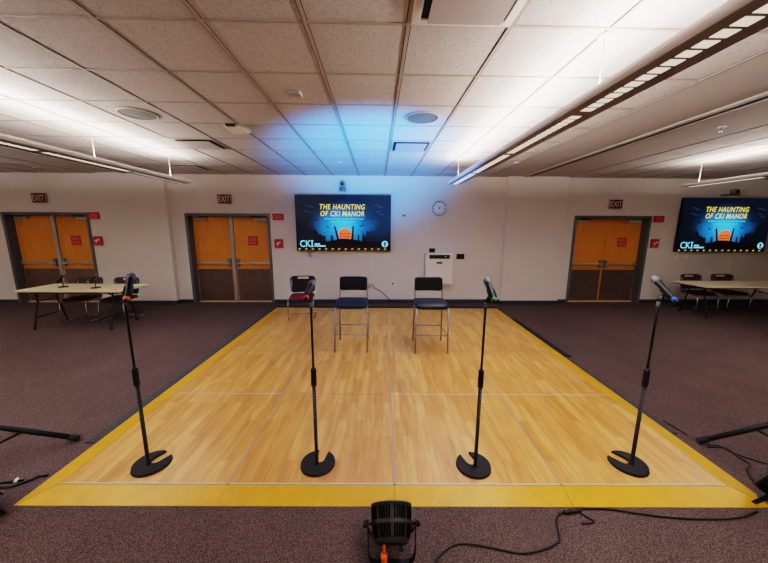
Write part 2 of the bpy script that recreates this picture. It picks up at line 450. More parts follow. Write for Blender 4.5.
# ------------------------------------------------------------------ wall screens
def tv(cx, label):
    t = thing('wall_television', label, 'television', (cx, W, 1.94))
    w, h, d = 1.122, .648, .10
    g = G(); g.box(-w, -d, -h, w, -.03, h, bev=.006); g.box(-.5, -.03, -.3, .5, 0, .3); g.build('housing', M['blackp'], t)
    Y = -d
    b = .012; SW, SH = (w-b), (h-b)
    def uv(u, v): return ((u-.5)*2*SW, (v-.5)*2*SH)
    g = G()
    def poly(pts, k):           # flat picture elements, each layer a hair in front of the last
        g.flat([(uv(u, v)[0], -.0012*k, uv(u, v)[1]) for u, v in pts])
    g.mi = 0; poly([(0, 0), (1, 0), (1, 1), (0, 1)], 1)
    # wisps and bats
    g.mi = 1
    for u, v, s in ((.13, .82, 1), (.17, .79, 1), (.12, .71, 1), (.16, .69, .8), (.86, .82, 1), (.9, .79, .9), (.87, .71, 1), (.91, .66, .8)):
        poly([(u-.04*s, v), (u-.01*s, v+.014), (u+.04*s, v-.01), (u+.005*s, v-.004)], 2)
    g.mi = 2
    def bat(u, v, s, r=0):
        pts = [(-1, .35), (-.62, .1), (-.35, -.05), (-.15, .05), (-.08, .25), (0, .15), (.08, .25), (.15, .05), (.35, -.05), (.62, .1), (1, .35), (.7, -.25), (.4, -.38), (.15, -.3), (0, -.5), (-.15, -.3), (-.4, -.38), (-.7, -.25)]
        q = [(x*math.cos(r)-y*math.sin(r), x*math.sin(r)+y*math.cos(r)) for x, y in pts]
        poly([(u+x*s, v+y*s*1.75) for x, y in q], 3)
    bat(.205, .565, .034, -.25); bat(.80, .60, .036, .3); bat(.335, .435, .024, -.5); bat(.695, .46, .028, .25); bat(.70, .345, .016); bat(.3, .33, .014)
    # moon with darker streaks
    g.mi = 3; mu, mv, mr = .517, .285, .073
    poly([(mu+mr*math.cos(a*PI/16), mv+mr*1.72*math.sin(a*PI/16)) for a in range(32)], 3)
    g.mi = 4
    for dv, du in ((.02, .066), (-.03, .07), (-.075, .06)):
        poly([(mu-du, mv+dv-.009), (mu-.01, mv+dv-.014), (mu+du, mv+dv-.007), (mu+du*.6, mv+dv+.01), (mu-.02, mv+dv+.004), (mu-du*.8, mv+dv+.012)], 4)
    # trees and bushes at both sides, grave stones, hill
    g.mi = 5
    rnd = random.Random(11)
    for sx in (0, 1):
        pts = []; n = 26
        for k in range(n+1):
            u = .0+.30*k/n
            v = .60-1.3*u+rnd.uniform(-.05, .06) if u < .15 else .40-.75*(u-.15)+rnd.uniform(-.05, .04)
            pts.append((u, max(.16, v)))
        pts = [(0, .05)]+pts+[(.31, .05)]
        if sx: pts = [(1-u, v) for u, v in pts]
        poly(pts, 4)
        for u0 in (.045, .105):
            pp = [(u0-.006, .1), (u0-.004, .45), (u0-.026, .53), (u0-.020, .535), (u0, .475), (u0+.006, .58), (u0+.010, .58), (u0+.008, .48), (u0+.03, .52), (u0+.03, .51), (u0+.008, .44), (u0+.008, .1)]
            poly([((1-u if sx else u), v) for u, v in pp], 5)
    g.mi = 6
    for u0, v0, s in ((.25, .19, .010), (.30, .19, .008), (.375, .2, .012), (.72, .2, .010), (.77, .19, .009), (.66, .21, .009), (.83, .19, .011)):
        poly([(u0-s, v0-.06), (u0-s, v0+.05), (u0-s*.6, v0+.08), (u0+s*.6, v0+.08), (u0+s, v0+.05), (u0+s, v0-.06)], 6)
    hill = [(0, .02), (0, .15)] + [(k/20, .16+.055*math.exp(-((k/20-.53)/.16)**2)+rnd.uniform(-.008, .008)) for k in range(1, 20)] + [(1, .15), (1, .02)]
    poly(hill, 6)
    poly([(.432, .19), (.402, .40), (.395, .405), (.398, .43), (.404, .43), (.405, .46), (.411, .46), (.412, .43), (.420, .43), (.422, .405), (.452, .20)], 7)
    poly([(.580, .20), (.594, .41), (.590, .415), (.592, .44), (.600, .44), (.600, .47), (.607, .47), (.607, .44), (.615, .44), (.615, .415), (.611, .41), (.604, .19)], 7)
    poly([(0, 0), (0, .055), (1, .055), (1, 0)], 7)
    def put(s_, hgt, u, v, k, wid=None, **kw):
        x, z = uv(u, v)
        g.text(s_, hgt*2*SH, Matrix.Translation((x, -.0012*k, z)) @ Matrix.Rotation(PI/2, 4, 'X'), **kw)
    g.mi = 7
    put('THE HAUNTING', .094, .488, .750, 9, align='CENTER', shear=.18, bold=.001, sx=.78, spacing=1.12)
    put('OF CKI MANOR', .094, .488, .628, 9, align='CENTER', shear=.18, bold=.001, sx=.78, spacing=1.12)
    g.mi = 9
    rr = random.Random(5)
    for v, ua, ub in ((.578, .30, .72), (.527, .355, .64)):
        u = ua
        while u < ub:
            w_ = rr.uniform(.008, .028); poly([(u, v-.010), (min(u+w_, ub), v-.010), (min(u+w_, ub), v+.010), (u, v+.010)], 8); u += w_+.006
    g.mi = 8
    put('CK', .122, .030, .062, 9, bold=.002, sx=.86)
    for ua, ub, va, vb in ((.157, .168, .062, .184), (.149, .176, .062, .078), (.149, .176, .168, .184)): poly([(ua, va), (ub, va), (ub, vb), (ua, vb)], 9)
    for v in (.115, .078):
        u = .188; ub = .245 if v > .1 else .305
        while u < ub:
            w_ = rr.uniform(.012, .03); poly([(u, v-.013), (min(u+w_, ub), v-.013), (min(u+w_, ub), v+.013), (u, v+.013)], 9); u += w_+.003
    cu, cv, cr = .943, .118, .034
    ring = []
    for a in range(40):
        th = a*PI/20; q = cr*(1+.10*(1 if (a//2) % 2 else -1)*.6)
        ring.append((cu+q*math.cos(th), cv+q*1.72*math.sin(th)))
    poly(ring, 9)
    g.mi = 6
    poly([(cu+.014*math.cos(a*PI/8), cv+.012+.022*math.sin(a*PI/8)) for a in range(16)], 10)
    poly([(cu-.004, cv-.005), (cu+.004, cv-.005), (cu+.012, cv-.045), (cu-.012, cv-.045)], 10)
    g.mi = 10
    for k in range(14):
        u = .012+k*.0705; poly([(u, .008), (u+.022, .008), (u+.030, .036), (u+.008, .036)], 9)
    g.build('screen', [M['sky'], M['scr_wisp'], M['scr_bat'], M['scr_moon'], M['scr_moond'], M['scr_tree'], M['scr_black'], M['scr_yellow'], M['scr_cyan'], M['scr_sub'], M['scr_dash']], t, loc=(0, Y, 0), recalc=False)
    return t
tv(-.925, 'large wall television with spooky title slide above the bar stools')
tv(8.34, 'large wall television with spooky title slide at right edge above the table')

def webcam(x, z, lab):
    t = thing('conference_camera', lab, 'camera', (x, W, z))
    g = G(); g.box(-.07, -.16, -.13, .07, 0, -.11, bev=.005); g.build('mount_shelf', M['greymetal'], t)
    g = G(); g.lathe([(.075, -.11), (.08, -.09), (.07, -.05), (.05, -.045)], 20, Matrix.Translation((0, -.085, 0))); g.build('base', M['greymetal'], t)
    g = G(); g.ball((0, -.085, .02), .075, 1, 1, 1.05); g.mi = 1; g.lathe([(.036, 0), (.036, .03), (.026, .036)], 16, Matrix.Translation((0, -.145, .02)) @ Matrix.Rotation(PI/2, 4, 'X')); g.build('camera_head', [M['beige'], M['black']], t)
webcam(-.93, 2.80, 'small round grey camera on the wall above the middle television')
t = thing('conference_camera', 'flat dark camera bracket on the wall above the right television', 'camera', (8.35, W, 2.72))
g = G(); g.box(-.16, -.14, -.07, .20, 0, -.05, bev=.006); g.build('mount_shelf', M['greymetal'], t)
g = G(); g.box(.03, -.13, -.05, .18, -.02, .07, bev=.03); g.mi = 1; g.lathe([(.035, 0), (.035, .02), (.025, .026)], 16, Matrix.Translation((.10, -.128, .01)) @ Matrix.Rotation(PI/2, 4, 'X')); g.build('camera_head', [M['greymetal'], M['black']], t)

# clock
t = thing('wall_clock', 'round white wall clock with a chrome rim right of the middle television', 'clock', (1.353, W, 2.30))
RX = Matrix.Rotation(PI/2, 4, 'X')
g = G(); g.lathe([(.15, 0), (.172, 0), (.176, .03), (.168, .045), (.152, .04), (.15, .02)], 40, RX, cap=False); g.build('rim', M['chrome'], t)
g = G(); g.lathe([(.155, .002), (.155, .02)], 40, RX)
g.mi = 1
for k in range(12):
    a = k*PI/6; g.box(-.006, -.023, .105, .006, -.0195, .14, rot=None) if k == 0 else g.prism([(.105*math.sin(a)-.006*math.cos(a), .105*math.cos(a)+.006*math.sin(a)), (.105*math.sin(a)+.006*math.cos(a), .105*math.cos(a)-.006*math.sin(a)), (.14*math.sin(a)+.006*math.cos(a), .14*math.cos(a)-.006*math.sin(a)), (.14*math.sin(a)-.006*math.cos(a), .14*math.cos(a)+.006*math.sin(a))], .0195, .022, RX)
g.build('dial', [M['white'], M['black']], t)
def hand(deg, L, w_):
    a = math.radians(deg); dx, dz = math.sin(a), math.cos(a)
    g = G(); g.prism([(-dx*.02-dz*w_, -dz*.02+dx*w_), (-dx*.02+dz*w_, -dz*.02-dx*w_), (dx*L+dz*w_*.5, dz*L-dx*w_*.5), (dx*L-dz*w_*.5, dz*L+dx*w_*.5)], .024, .028, RX); g.build('hand', M['black'], t)
hand(-25, .075, .008); hand(30, .055, .010)

# white wall unit and small wall plates
t = thing('wall_unit', 'boxy white wall unit with black top slot behind the right bar stool', 'wall unit', (1.37, W, .86))
g = G(); g.box(-.335, -.19, -.375, .335, 0, .375, bev=.012); g.mi = 1; g.box(-.30, -.1925, -.30, .30, -.1895, .235)
g.build('housing', [M['unit'], M['white']], t)
g = G(); g.box(-.245, -.197, .255, .245, -.185, .345, bev=.004); g.mi = 1; g.box(.12, -.199, .295, .17, -.1965, .31); g.build('slot_panel', [M['black'], M['white']], t)
g = G(); g.box(-.07, -.198, .135, .07, -.186, .175, bev=.004); g.build('badge', M['black'], t)
def plate(name, lab, cat, x, z, w, h, m, dots=(), group=None):
    g = G(); g.box(-w/2, -.018, -h/2, w/2, 0, h/2, bev=.004); g.mi = 1
    for dx, dz, dw, dh in dots: g.box(dx-dw/2, -.021, dz-dh/2, dx+dw/2, -.017, dz+dh/2)
    o = g.build(name, [m, M['black']], None, (x, W, z)); tag(o, lab, cat, group); return o
plate('black_plate', 'small black square plate just above the white wall unit', 'wall plate', 1.217, 1.30, .14, .10, M['blackp'])  # plain black wall plates, no switch on either of the two
plate('black_plate', 'black oblong plate on the wall right of the white unit', 'wall plate', 1.92, 1.152, .19, .125, M['blackp'])
plate('wall_sensor', 'tiny beige wall sensor between the television and the clock', 'sensor', .515, 2.13, .10, .055, M['beige'], ((0, 0, .05, .02),))
plate('power_outlet', 'white power outlet with black plug low on wall between the stools', 'outlet', .275, .475, .16, .12, M['white'], ((-.02, 0, .04, .045), (.04, 0, .012, .04)))
plate('switch_plate', 'beige switch plate under the middle television, left of its pair', 'wall plate', -1.76, 1.19, .085, .13, M['beige'])
plate('switch_plate', 'white switch plate under the middle television, right of its pair', 'wall plate', -1.60, 1.20, .085, .11, M['white'])
plate('switch_plate', 'white switch plate under the right television, left of its pair', 'wall plate', 7.37, 1.17, .10, .12, M['white'])
plate('switch_plate', 'white switch plate under the right television, right of its pair', 'wall plate', 7.58, 1.18, .10, .12, M['white'])
plate('data_outlet', 'small pale wall plate beside the left bar stool', 'wall plate', -.32, .41, .08, .11, M['beige'])
t = thing('television_cable', 'cable dropping from the middle television to the baseboard', 'cable', (0, W-.012, 0))
g = G(); g.box(-.252, -.006, .47, -.232, .012, 1.30, bev=.003); g.build('cable_cover', M['white'], t)
g = G(); g.tube([(-.242, 0, .47), (-.24, -.01, .43), (-.20, -.012, .37), (-.05, -.012, .29), (.06, -.012, .19), (.18, -.012, .08), (.25, -.012, .0)], .007, 6); g.build('cord', M['black'], t)
g = G(); g.box(8.76, W-.014, .3, 8.78, W, 1.30, bev=.003); o = g.build('cord_cover', M['white']); tag(o, 'pale cable cover down the wall below the right television', 'cable cover')

# ------------------------------------------------------------------ dance floor
P = 1.2192; RW = .158
DZ = -phi
dance = thing('dance_floor', 'raised portable dance floor of wood plank panels with yellow sloped edging', 'dance floor', (0, 0, 0), DZ)
for i in range(-2, 2):
    for j in range(4):
        g = G(); g.box(i*P+.003, j*P+.003, FZ+.002, (i+1)*P-.003, (j+1)*P-.003, 0, bev=.0015, seg=1); g.build('floor_panel', M['wood'], dance)
def strip(x0, y0, x1, y1, z=.0015, m='alu'):
    g = G(); g.box(x0, y0, FZ+.002, x1, y1, z); g.build('seam_strip', M[m], dance)
for i in (-1, 0, 1): strip(i*P-.0055, 0, i*P+.0055, 4*P)
for j in range(0, 4):
    for i in range(-2, 2):
        hw = .0055 if (j == 0) else (.006 if (j == 2 or (j == 1 and i != -1)) else .0035)
        strip(i*P+.0065, j*P-hw, (i+1)*P-.0065, j*P+hw, .001, 'alul' if (j == 0 or (j == 1 and i != -1)) else 'alu')
def ramp(p0, p1, p2, p3):     # p0,p1 on the floor edge (top), p2,p3 outer (ground)
    g = G()
    top = [Vector((p0[0], p0[1], -.002)), Vector((p1[0], p1[1], -.002)), Vector((p2[0], p2[1], FZ+.004)), Vector((p3[0], p3[1], FZ+.004))]
    bot = [Vector((v.x, v.y, FZ+.0005)) for v in top]
    a = [g._v(v) for v in top]; b = [g._v(v) for v in bot]
    g.bm.faces.new(a); g.bm.faces.new(list(reversed(b)))
    for k in range(4): g.bm.faces.new((a[k], b[k], b[(k+1) % 4], a[(k+1) % 4]))
    g.build('edge_ramp', M['ramp'], dance)
E = 2*P; L4 = 4*P
for k in range(4):
    a, b = -E+k*P, -E+(k+1)*P
    e0 = RW if k == 0 else 0; e1 = RW if k == 3 else 0; q = .0012
    ramp((a+q, -.008), (b-q, -.008), (b+e1-q, -RW), (a-e0+q, -RW))
    ramp((b-q, L4), (a+q, L4), (a-e0+q, L4+RW), (b+e1-q, L4+RW))
    a, b = k*P, (k+1)*P
    ramp((-E, b-q), (-E, a+q), (-E-RW, a-e0+q), (-E-RW, b+e1-q))
    ramp((E, a+q), (E, b-q), (E+RW, b+e1-q), (E+RW, a-e0+q))
# dark cable covers lying along the edges
def cover(x0, y0, x1, y1, lab, h=.012, m='cover', name='cable_cover'):
    g = G()
    if (x1-x0) < (y1-y0):
        w_ = (x1-x0); poly = [(x0, FZ), (x1, FZ), (x1-.25*w_, FZ+h), (x0+.25*w_, FZ+h)]
        g.prism([(p[0], p[1]) for p in poly], -y1, -y0, Matrix.Rotation(PI/2, 4, 'X'))
    else:
        w_ = (y1-y0); poly = [(y0, FZ), (y1, FZ), (y1-.25*w_, FZ+h), (y0+.25*w_, FZ+h)]
        g.prism(poly, x0, x1, Matrix(((0, 0, 1, 0), (1, 0, 0, 0), (0, 1, 0, 0), (0, 0, 0, 1))))
    o = g.build(name, M[m]); o.rotation_euler = (0, 0, DZ); tag(o, lab, 'cable cover'); return o
cover(-E-RW-.115, .45, -E-RW-.005, L4+RW, 'dark grey cable cover along the left edge of the dance floor')
cover(E+RW+.005, .60, E+RW+.06, 2.30, 'thin dark grey cable cover along the front half of the right edge')
cover(E+RW+.005, 2.30, E+RW+.10, 4.2, 'thick black cable cover along the back half of the right edge', .03, 'rubber')
cover(-E-RW, L4+RW+.01, E+RW, L4+RW+.13, 'long black cable cover between the dance floor and back wall', .02, 'rubber')

# ------------------------------------------------------------------ microphones and their stands
def make_mic(name, lab, tail, head, tape, group, gap=.0):
    tail, head = Vector(tail), Vector(head); d = head-tail; Lm = d.length
    t = thing(name, lab, 'microphone', tail, 0, group)
    t.rotation_mode = 'QUATERNION'; t.rotation_quaternion = d.to_track_quat('Z', 'Y')
    k = Lm/.262
    g = G(); g.lathe([(.010, -.004), (.0165, 0), (.0175, .008), (.0185, .05), (.0205, .12), (.0235, .19), (.0255, .203), (.024, .206)], 20, Matrix.Scale(k, 4)); g.mi = 1
    g.box(-.009*k, -.0225*k, .085*k, .009*k, -.016*k, .13*k, bev=.002)
    g.build('handle', [M['blackp'], M['greymetal']], t)
    g = G(); g.lathe([(.022, .204), (.0265, .212), (.0285, .222), (.0285, .230), (.027, .243), (.021, .256), (.011, .2625), (.002, .264)], 20, Matrix.Scale(k, 4)); g.build('grille', M['grille'], t)
    g = G(); g.lathe([(.0183, .012), (.0195, .013), (.0195, .034), (.0188, .035)], 20, Matrix.Scale(k, 4)); g.build('tape_ring', M[tape], t)
    return t
def make_stand(lab, x, y, zt, notch, tail, head):
    t = thing('microphone_stand', lab, 'microphone stand', (x, y, 0), 0, 'microphone stands in a row')
    # round base with a slot cut from the rim to the pole
    R_, hw = .134, .042
    a0 = math.asin(hw/R_); pts = [(R_*math.cos(a0+(2*PI-2*a0)*k/44), R_*math.sin(a0+(2*PI-2*a0)*k/44)) for k in range(45)]
    rad = hw
    for k in range(9):
        th = -PI/2 - PI*k/8
        pts.append((.012+rad*math.cos(th)*.9+.02, rad*math.sin(th)))
    g = G(); Mb = Matrix.Rotation(notch, 4, 'Z') @ Matrix.Translation((.022, 0, 0))
    b2 = bmesh.new()
    va = [b2.verts.new(Mb @ Vector((px, py, 0))) for px, py in pts]; vb = [b2.verts.new(Mb @ Vector((px*.965, py*.985, .020))) for px, py in pts]
    n = len(pts); b2.faces.new(list(reversed(va))); b2.faces.new(vb)
    for k in range(n): b2.faces.new((va[k], va[(k+1) % n], vb[(k+1) % n], vb[k]))
    g._merge(b2)
    g.build('base', M['rubber'], t)
    zc = .70
    g = G(); g.tube([(0, 0, .0), (0, 0, .02), (0, 0, .03), (0, 0, zc)], [.019, .019, .0135, .0135], 14); g.build('lower_pole', M['black'], t)
    g = G(); g.lathe([(.014, zc-.02), (.021, zc-.015), (.021, zc+.045), (.0195, zc+.055), (.0205, zc+.11), (.013, zc+.125)], 16); g.build('clutch_grip', M['blackp'], t)
    tl, hd = Vector(tail)-Vector((x, y, 0)), Vector(head)-Vector((x, y, 0))
    d = (hd-tl).normalized(); pc = tl+(hd-tl)*.40
    zb = pc.z-.055
    bx, by = pc.x*.8, pc.y*.8
    g = G(); g.tube([(0, 0, zc+.1), (0, 0, zb-.03), (bx*.5, by*.5, zb-.015)], .0085, 12); g.mi = 1; g.lathe([(.011, zb-.05), (.012, zb-.048), (.012, zb-.02), (.011, zb-.018)], 14); g.build('upper_pole', [M['black'], M['grille']], t)
    # clip: open cradle around the microphone plus its pivot
    q = d.to_track_quat('Z', 'Y').to_matrix().to_4x4()
    dn = -(Vector((0, 0, 1))-d*d.z).normalized()
    g = G(); e1 = dn; e2 = d.cross(dn)
    rr_ = []
    for s_ in (-.045, .03):
        out = [pc+d*s_+(e1*math.cos(a)+e2*math.sin(a))*.0275 for a in [(-2.2+4.4*k/14) for k in range(15)]]
        inn = [pc+d*s_+(e1*math.cos(a)+e2*math.sin(a))*.0235 for a in [(2.2-4.4*k/14) for k in range(15)]]
        rr_.append(out+inn)
    g.rings(rr_, smooth=False)
    g.tube([pc+dn*.026, (pc+dn*.05)*.6+Vector((0, 0, zb))*.4, (bx*.5, by*.5, zb-.02)], [.012, .013, .012], 10)
    g.tube([Vector((bx*.5-.022, by*.5, zb-.0)), Vector((bx*.5+.022, by*.5, zb-.0))], .009, 10)
    g.build('clip', M['blackp'], t)
    # small printed marks on the lower pole
    g = G()
    rnd = random.Random(int(abs(x)*100))
    z = .43
    while z < .66:
        hgt = rnd.uniform(.006, .016); g.box(-.004, -.0142, z, .004, -.0132, z+hgt); z += hgt+.010
    g.build('printed_marks', M['grille'], t)
    return t
S4 = [
 (-1.911, .201, (-1.848, .135, 1.336), (-1.93, .318, 1.505), math.radians(60), 'far left', 'orange'),
 (-.600, .180, (-.614, .09, 1.360), (-.613, .328, 1.442), math.radians(78), 'second from left', 'redt'),
 (.636, .139, (.668, .06, 1.350), (.682, .284, 1.474), math.radians(108), 'third from left', 'green'),
 (1.878, .138, (1.936, .063, 1.350), (1.942, .281, 1.490), math.radians(124), 'far right', 'blue')]
labs = ['black microphone stand at the far left holding the orange banded microphone',
        'black microphone stand holding the red banded microphone, before the left bar stool',
        'black microphone stand holding the green banded microphone, before the right bar stool',
        'black microphone stand at the far right holding the blue banded microphone']
for (x, y, tl, hd, nt_, wh, tape), lab in zip(S4, labs):
    make_stand(lab, x, y, 1.37, nt_, tl, hd)
    cname = {'orange': 'orange', 'redt': 'red', 'green': 'green', 'blue': 'blue'}[tape]
    make_mic('microphone', 'black wireless microphone with a %s tape band, %s in the stand row' % (cname, wh), tl, hd, tape, 'microphones on the tall stands')

# ------------------------------------------------------------------ bar stools
def curved_back(w, z0, z1, depth, thick, slot=None, nx=14, nz=10, taper=0.0, lean=0.0, round_=.03):
    b2 = bmesh.new(); V = {}
    for i in range(nx+1):
        for j in range(nz+1):
            u = -1+2*i/nx; v = j/nz
            hw = w/2*(1-taper*(1-v))
            e = abs(u); zz = z0+(z1-z0)*v
            if e > .8:       # softened corners
                q = (e-.8)/.2; zz = zz+((round_*q*q) if v < .5 else (-round_*q*q))*abs(2*v-1)
            V[i, j] = b2.verts.new((u*hw, lean*(zz-z0)-depth*u*u+depth, zz))
    for i in range(nx):
        for j in range(nz):
            if slot and slot[0] <= i < slot[1] and slot[2] <= j < slot[3]: continue
            b2.faces.new((V[i, j], V[i+1, j], V[i+1, j+1], V[i, j+1]))
    bmesh.ops.recalc_face_normals(b2, faces=b2.faces[:])
    bmesh.ops.solidify(b2, geom=b2.faces[:]+b2.edges[:]+b2.verts[:], thickness=thick)
    return b2
def seat_pad(g, w, d, z0, z1, front=.02):
    """soft pad with a rounded rim and a slight waterfall at the front edge"""
    rings = []
    for z, s in ((z0, .93), (z0+.006, .985), (z0+(z1-z0)*.5, 1.0), (z1-.008, .985), (z1, .94), (z1+.003, .6), (z1+.001, .15)):
        r = []
        for k in range(40):
            a = 2*PI*k/40; ca, sa = math.cos(a), math.sin(a); n = 6.0
            x = math.copysign(abs(ca)**(2/n), ca)*w/2*s; y = math.copysign(abs(sa)**(2/n), sa)*d/2*s
            dz = -front*max(0, (-y/(d/2))-.55)/.45*.6
            r.append((x, y, z+dz))
        rings.append(r)
    g.rings(rings)
def make_stool(lab, loc, rz):
    t = thing('bar_stool', lab, 'bar stool', loc, rz, 'bar stools on the dance floor')
    FX, BX, FY, BY = .243, .232, -.265, .265
    ZS = .675
    g = G(); seat_pad(g, .50, .47, ZS, ZS+.06, .03); g.build('seat', M['navy'], t)
    g = G(); b2 = curved_back(.44, .845, 1.065, .035, .012, None, taper=.0, lean=.10, round_=.02)
    bmesh.ops.translate(b2, verts=b2.verts[:], vec=(0, .235, 0)); g._merge(b2, True); g.build('backrest', M['blackp'], t)
    for sx in (-1, 1):
        g = G(); g.tube([(sx*FX, FY, .004), (sx*(FX-.008), FY+.04, ZS-.01)], .0125, 10); g.lathe([(.015, 0), (.016, .02), (.0135, .025)], 10, Matrix.Translation((sx*FX, FY, 0))); g.build('leg', M['greymetal'], t)
        g = G(); g.tube([(sx*BX, BY, .004), (sx*(BX-.01), BY-.06, ZS-.01), (sx*(BX-.012), BY-.055, ZS+.06), (sx*(BX-.015), BY-.015, .86), (sx*(BX-.018), BY+.0, .98)], .0125, 10); g.lathe([(.015, 0), (.016, .02), (.0135, .025)], 10, Matrix.Translation((sx*BX, BY, 0))); g.build('leg', M['greymetal'], t)
        f = .27/ZS
        g = G(); g.tube([(sx*(FX-.003), FY+.016, .27), (sx*(BX-.004), BY-.022, .27)], .008, 8); g.build('footrest_rung', M['greymetal'], t)
    for y in (FY+.016, BY-.022):
        g = G(); g.tube([(-.238, y, .27), (.238, y, .27)], .0085, 8); g.build('footrest_rung', M['greymetal'], t)
    g = G()
    for y in (-.19, .19): g.tube([(-.235, y-.03 if y < 0 else y, ZS-.014), (.235, y-.03 if y < 0 else y, ZS-.014)], .010, 8)
    for x in (-.225, .225): g.tube([(x, -.22, ZS-.014), (x, .2, ZS-.014)], .010, 8)
    g.build('seat_frame', M['greymetal'], t)
    return t
st = make_stool('bar stool with navy seat and black back, left of the pair', (-.513, 2.655, 0), -.015)
copy_thing(st, 'bar stool with navy seat and black back, before the white wall unit', (.692, 2.615, 0), .02-.05)

# ------------------------------------------------------------------ stacking chairs
def make_chair(lab, loc, rz, seatm, backm, group=None):
    t = thing('stacking_chair', lab, 'chair', loc, rz, group)
    g = G(); seat_pad(g, .47, .46, .425, .465, .03); g.build('seat', seatm, t)
    g = G(); b2 = curved_back(.52, .49, .83, .055, .014, (4, 10, 13, 15), nx=14, nz=16, taper=.06, lean=.16, round_=.05)
    bmesh.ops.translate(b2, verts=b2.verts[:], vec=(0, .165, 0)); g._merge(b2, True); g.build('backrest', backm, t)
    for sx in (-1, 1):
        x = sx*.245
        g = G(); g.tube([(x*.93, .215, .77), (x*.96, .19, .56), (x, .165, .44), (x, -.15, .415), (x, -.20, .40), (x, -.225, .37), (x*1.02, -.24, .05), (x*1.02, -.235, .018), (x*1.02, -.20, .0095), (x*1.02, .26, .0095)], .0095, 8); g.build('sled_leg', M['chrome'], t)
    g = G(); g.tube([(-.245, -.12, .408), (.245, -.12, .408)], .009, 8); g.build('crossbar', M['chrome'], t)
    g = G(); g.tube([(-.245, .14, .415), (.245, .14, .415)], .009, 8); g.build('crossbar', M['chrome'], t)
    g = G(); g.tube([(-.25, .258, .0095), (.25, .258, .0095)], .009, 8); g.build('crossbar', M['chrome'], t)
    return t
make_chair('black backed chair with red seat beside the left bar stool near the wall', (-1.67, 4.22, .001), .10, M['maroon'], M['blackp'])
GC = 'stacking chairs behind the folding tables'
make_chair('dark maroon stacking chair behind the left table, nearer the left edge', (-6.07, 4.20, FZ), .03, M['maroond'], M['brownp'], GC)
make_chair('dark maroon stacking chair behind the left table, nearer the far left microphone stand', (-5.33, 4.20, FZ), -.02, M['maroond'], M['brownp'], GC)
make_chair('dark maroon stacking chair behind the right table, nearer the door', (7.26, 4.76, FZ), .02, M['maroond'], M['brownp'], GC)
make_chair('dark maroon stacking chair behind the right table, nearer the right edge', (8.05, 4.80, FZ), -.04, M['maroond'], M['brownp'], GC)

# ------------------------------------------------------------------ folding tables
def make_table(lab, loc, Lh, rz, legs, ztop=.74, D=.375):
    t = thing('folding_table', lab, 'table', loc, rz)
    g = G(); g.box(-Lh, -D, ztop-.035, Lh, D, ztop, bev=.01); g.build('tabletop', M['table'], t)
    g = G(); g.box(-Lh+.06, -.32, ztop-.06, Lh-.06, -.29, ztop-.034); g.build('under_rail', M['black'], t)
    g = G(); g.box(-Lh+.06, .29, ztop-.06, Lh-.06, .32, ztop-.034); g.build('under_rail', M['black'], t)
    for lx, sx in legs:
        for sy in (-1, 1):
            g = G(); g.tube([(lx, sy*.17, ztop-.045), (lx, sy*.175, .46), (lx, sy*.20, .40), (lx, sy*.285, .06), (lx, sy*.30, .0)], .0145, 10)
            g.mi = 1; g.lathe([(.02, 0), (.02, .035), (.016, .04)], 10, Matrix.Translation((lx, sy*.298, 0)))
            g.build('leg', [M['black'], M['rubber']], t)
        g = G(); g.tube([(lx, -.245, .22), (lx, .245, .22)], .012, 8); g.build('crossbar', M['black'], t)
        g = G(); g.tube([(lx, -.18, ztop-.08), (lx, .18, ztop-.08)], .011, 8); g.build('crossbar', M['black'], t)
        g = G(); g.tube([(lx, 0, .50), (lx+sx*.40, 0, ztop-.045)], .009, 8); g.tube([(lx, -.178, .50), (lx, .178, .50)], .009, 8); g.build('brace', M['black'], t)
    return t
make_table('cream topped folding table with two desk microphones at the left edge', (-5.635, 3.84, FZ), .93, -.015, ((-.75, 1), (.64, -1)), .74, .35)
make_table('cream topped folding table without microphones at the right edge', (7.84, 4.46, FZ), 1.15, -.01, ((-.94, 1), (.58, -1)), .705, .375)

# desk microphones: a small weighted stand, the microphone it holds is a thing of its own
def desk_mic(x, y, tail, head, tape, lab1, lab2):
    z = .71
    t = thing('desk_microphone_stand', lab1, 'microphone stand', (x, y, z), 0, 'small desk microphone stands')
    g = G(); g.lathe([(.075, 0), (.078, .004), (.074, .012), (.02, .018), (.012, .022)], 24); g.build('base', M['black'], t)
    tl, hd = Vector(tail)-Vector((x, y, z)), Vector(head)-Vector((x, y, z)); pc = tl+(hd-tl)*.4; d = (hd-tl).normalized(); dn = -(Vector((0, 0, 1))-d*d.z).normalized()
    g = G(); g.tube([(0, 0, .015), (0, 0, max(.04, pc.z-.05)), pc+dn*.026], .007, 10); g.build('stem', M['black'], t)
    g = G(); e2 = d.cross(dn); rr_ = []
    for s_ in (-.04, .03):
        rr_.append([pc+d*s_+(dn*math.cos(a)+e2*math.sin(a))*.0275 for a in [(-2.2+4.4*k/12) for k in range(13)]]+[pc+d*s_+(dn*math.cos(a)+e2*math.sin(a))*.0235 for a in [(2.2-4.4*k/12) for k in range(13)]])
    g.rings(rr_, smooth=False); g.build('clip', M['blackp'], t)
    make_mic('microphone', lab2, tail, head, tape, 'microphones on the left table')
desk_mic(-6.03, 3.83, (-6.075, 3.77, .79), (-6.00, 3.865, .968), 'black', 'small desk microphone stand on the left table nearer its outer end', 'black microphone leaning up from the desk stand nearer the table outer end')
desk_mic(-5.36, 3.75, (-5.45, 3.69, .82), (-5.34, 3.81, .95), 'yellowt', 'small desk microphone stand on the left table below the yellow banded microphone', 'black microphone with yellow tape band leaning on the left table')
g = G(); g.box(-.05, -.012, 0, .05, .012, .012, bev=.004); o = g.build('orange_marker', M['orange'], None, tuple(fl(114, 290, .711))); tag(o, 'tiny orange marker lying on the left table near its right end', 'marker')

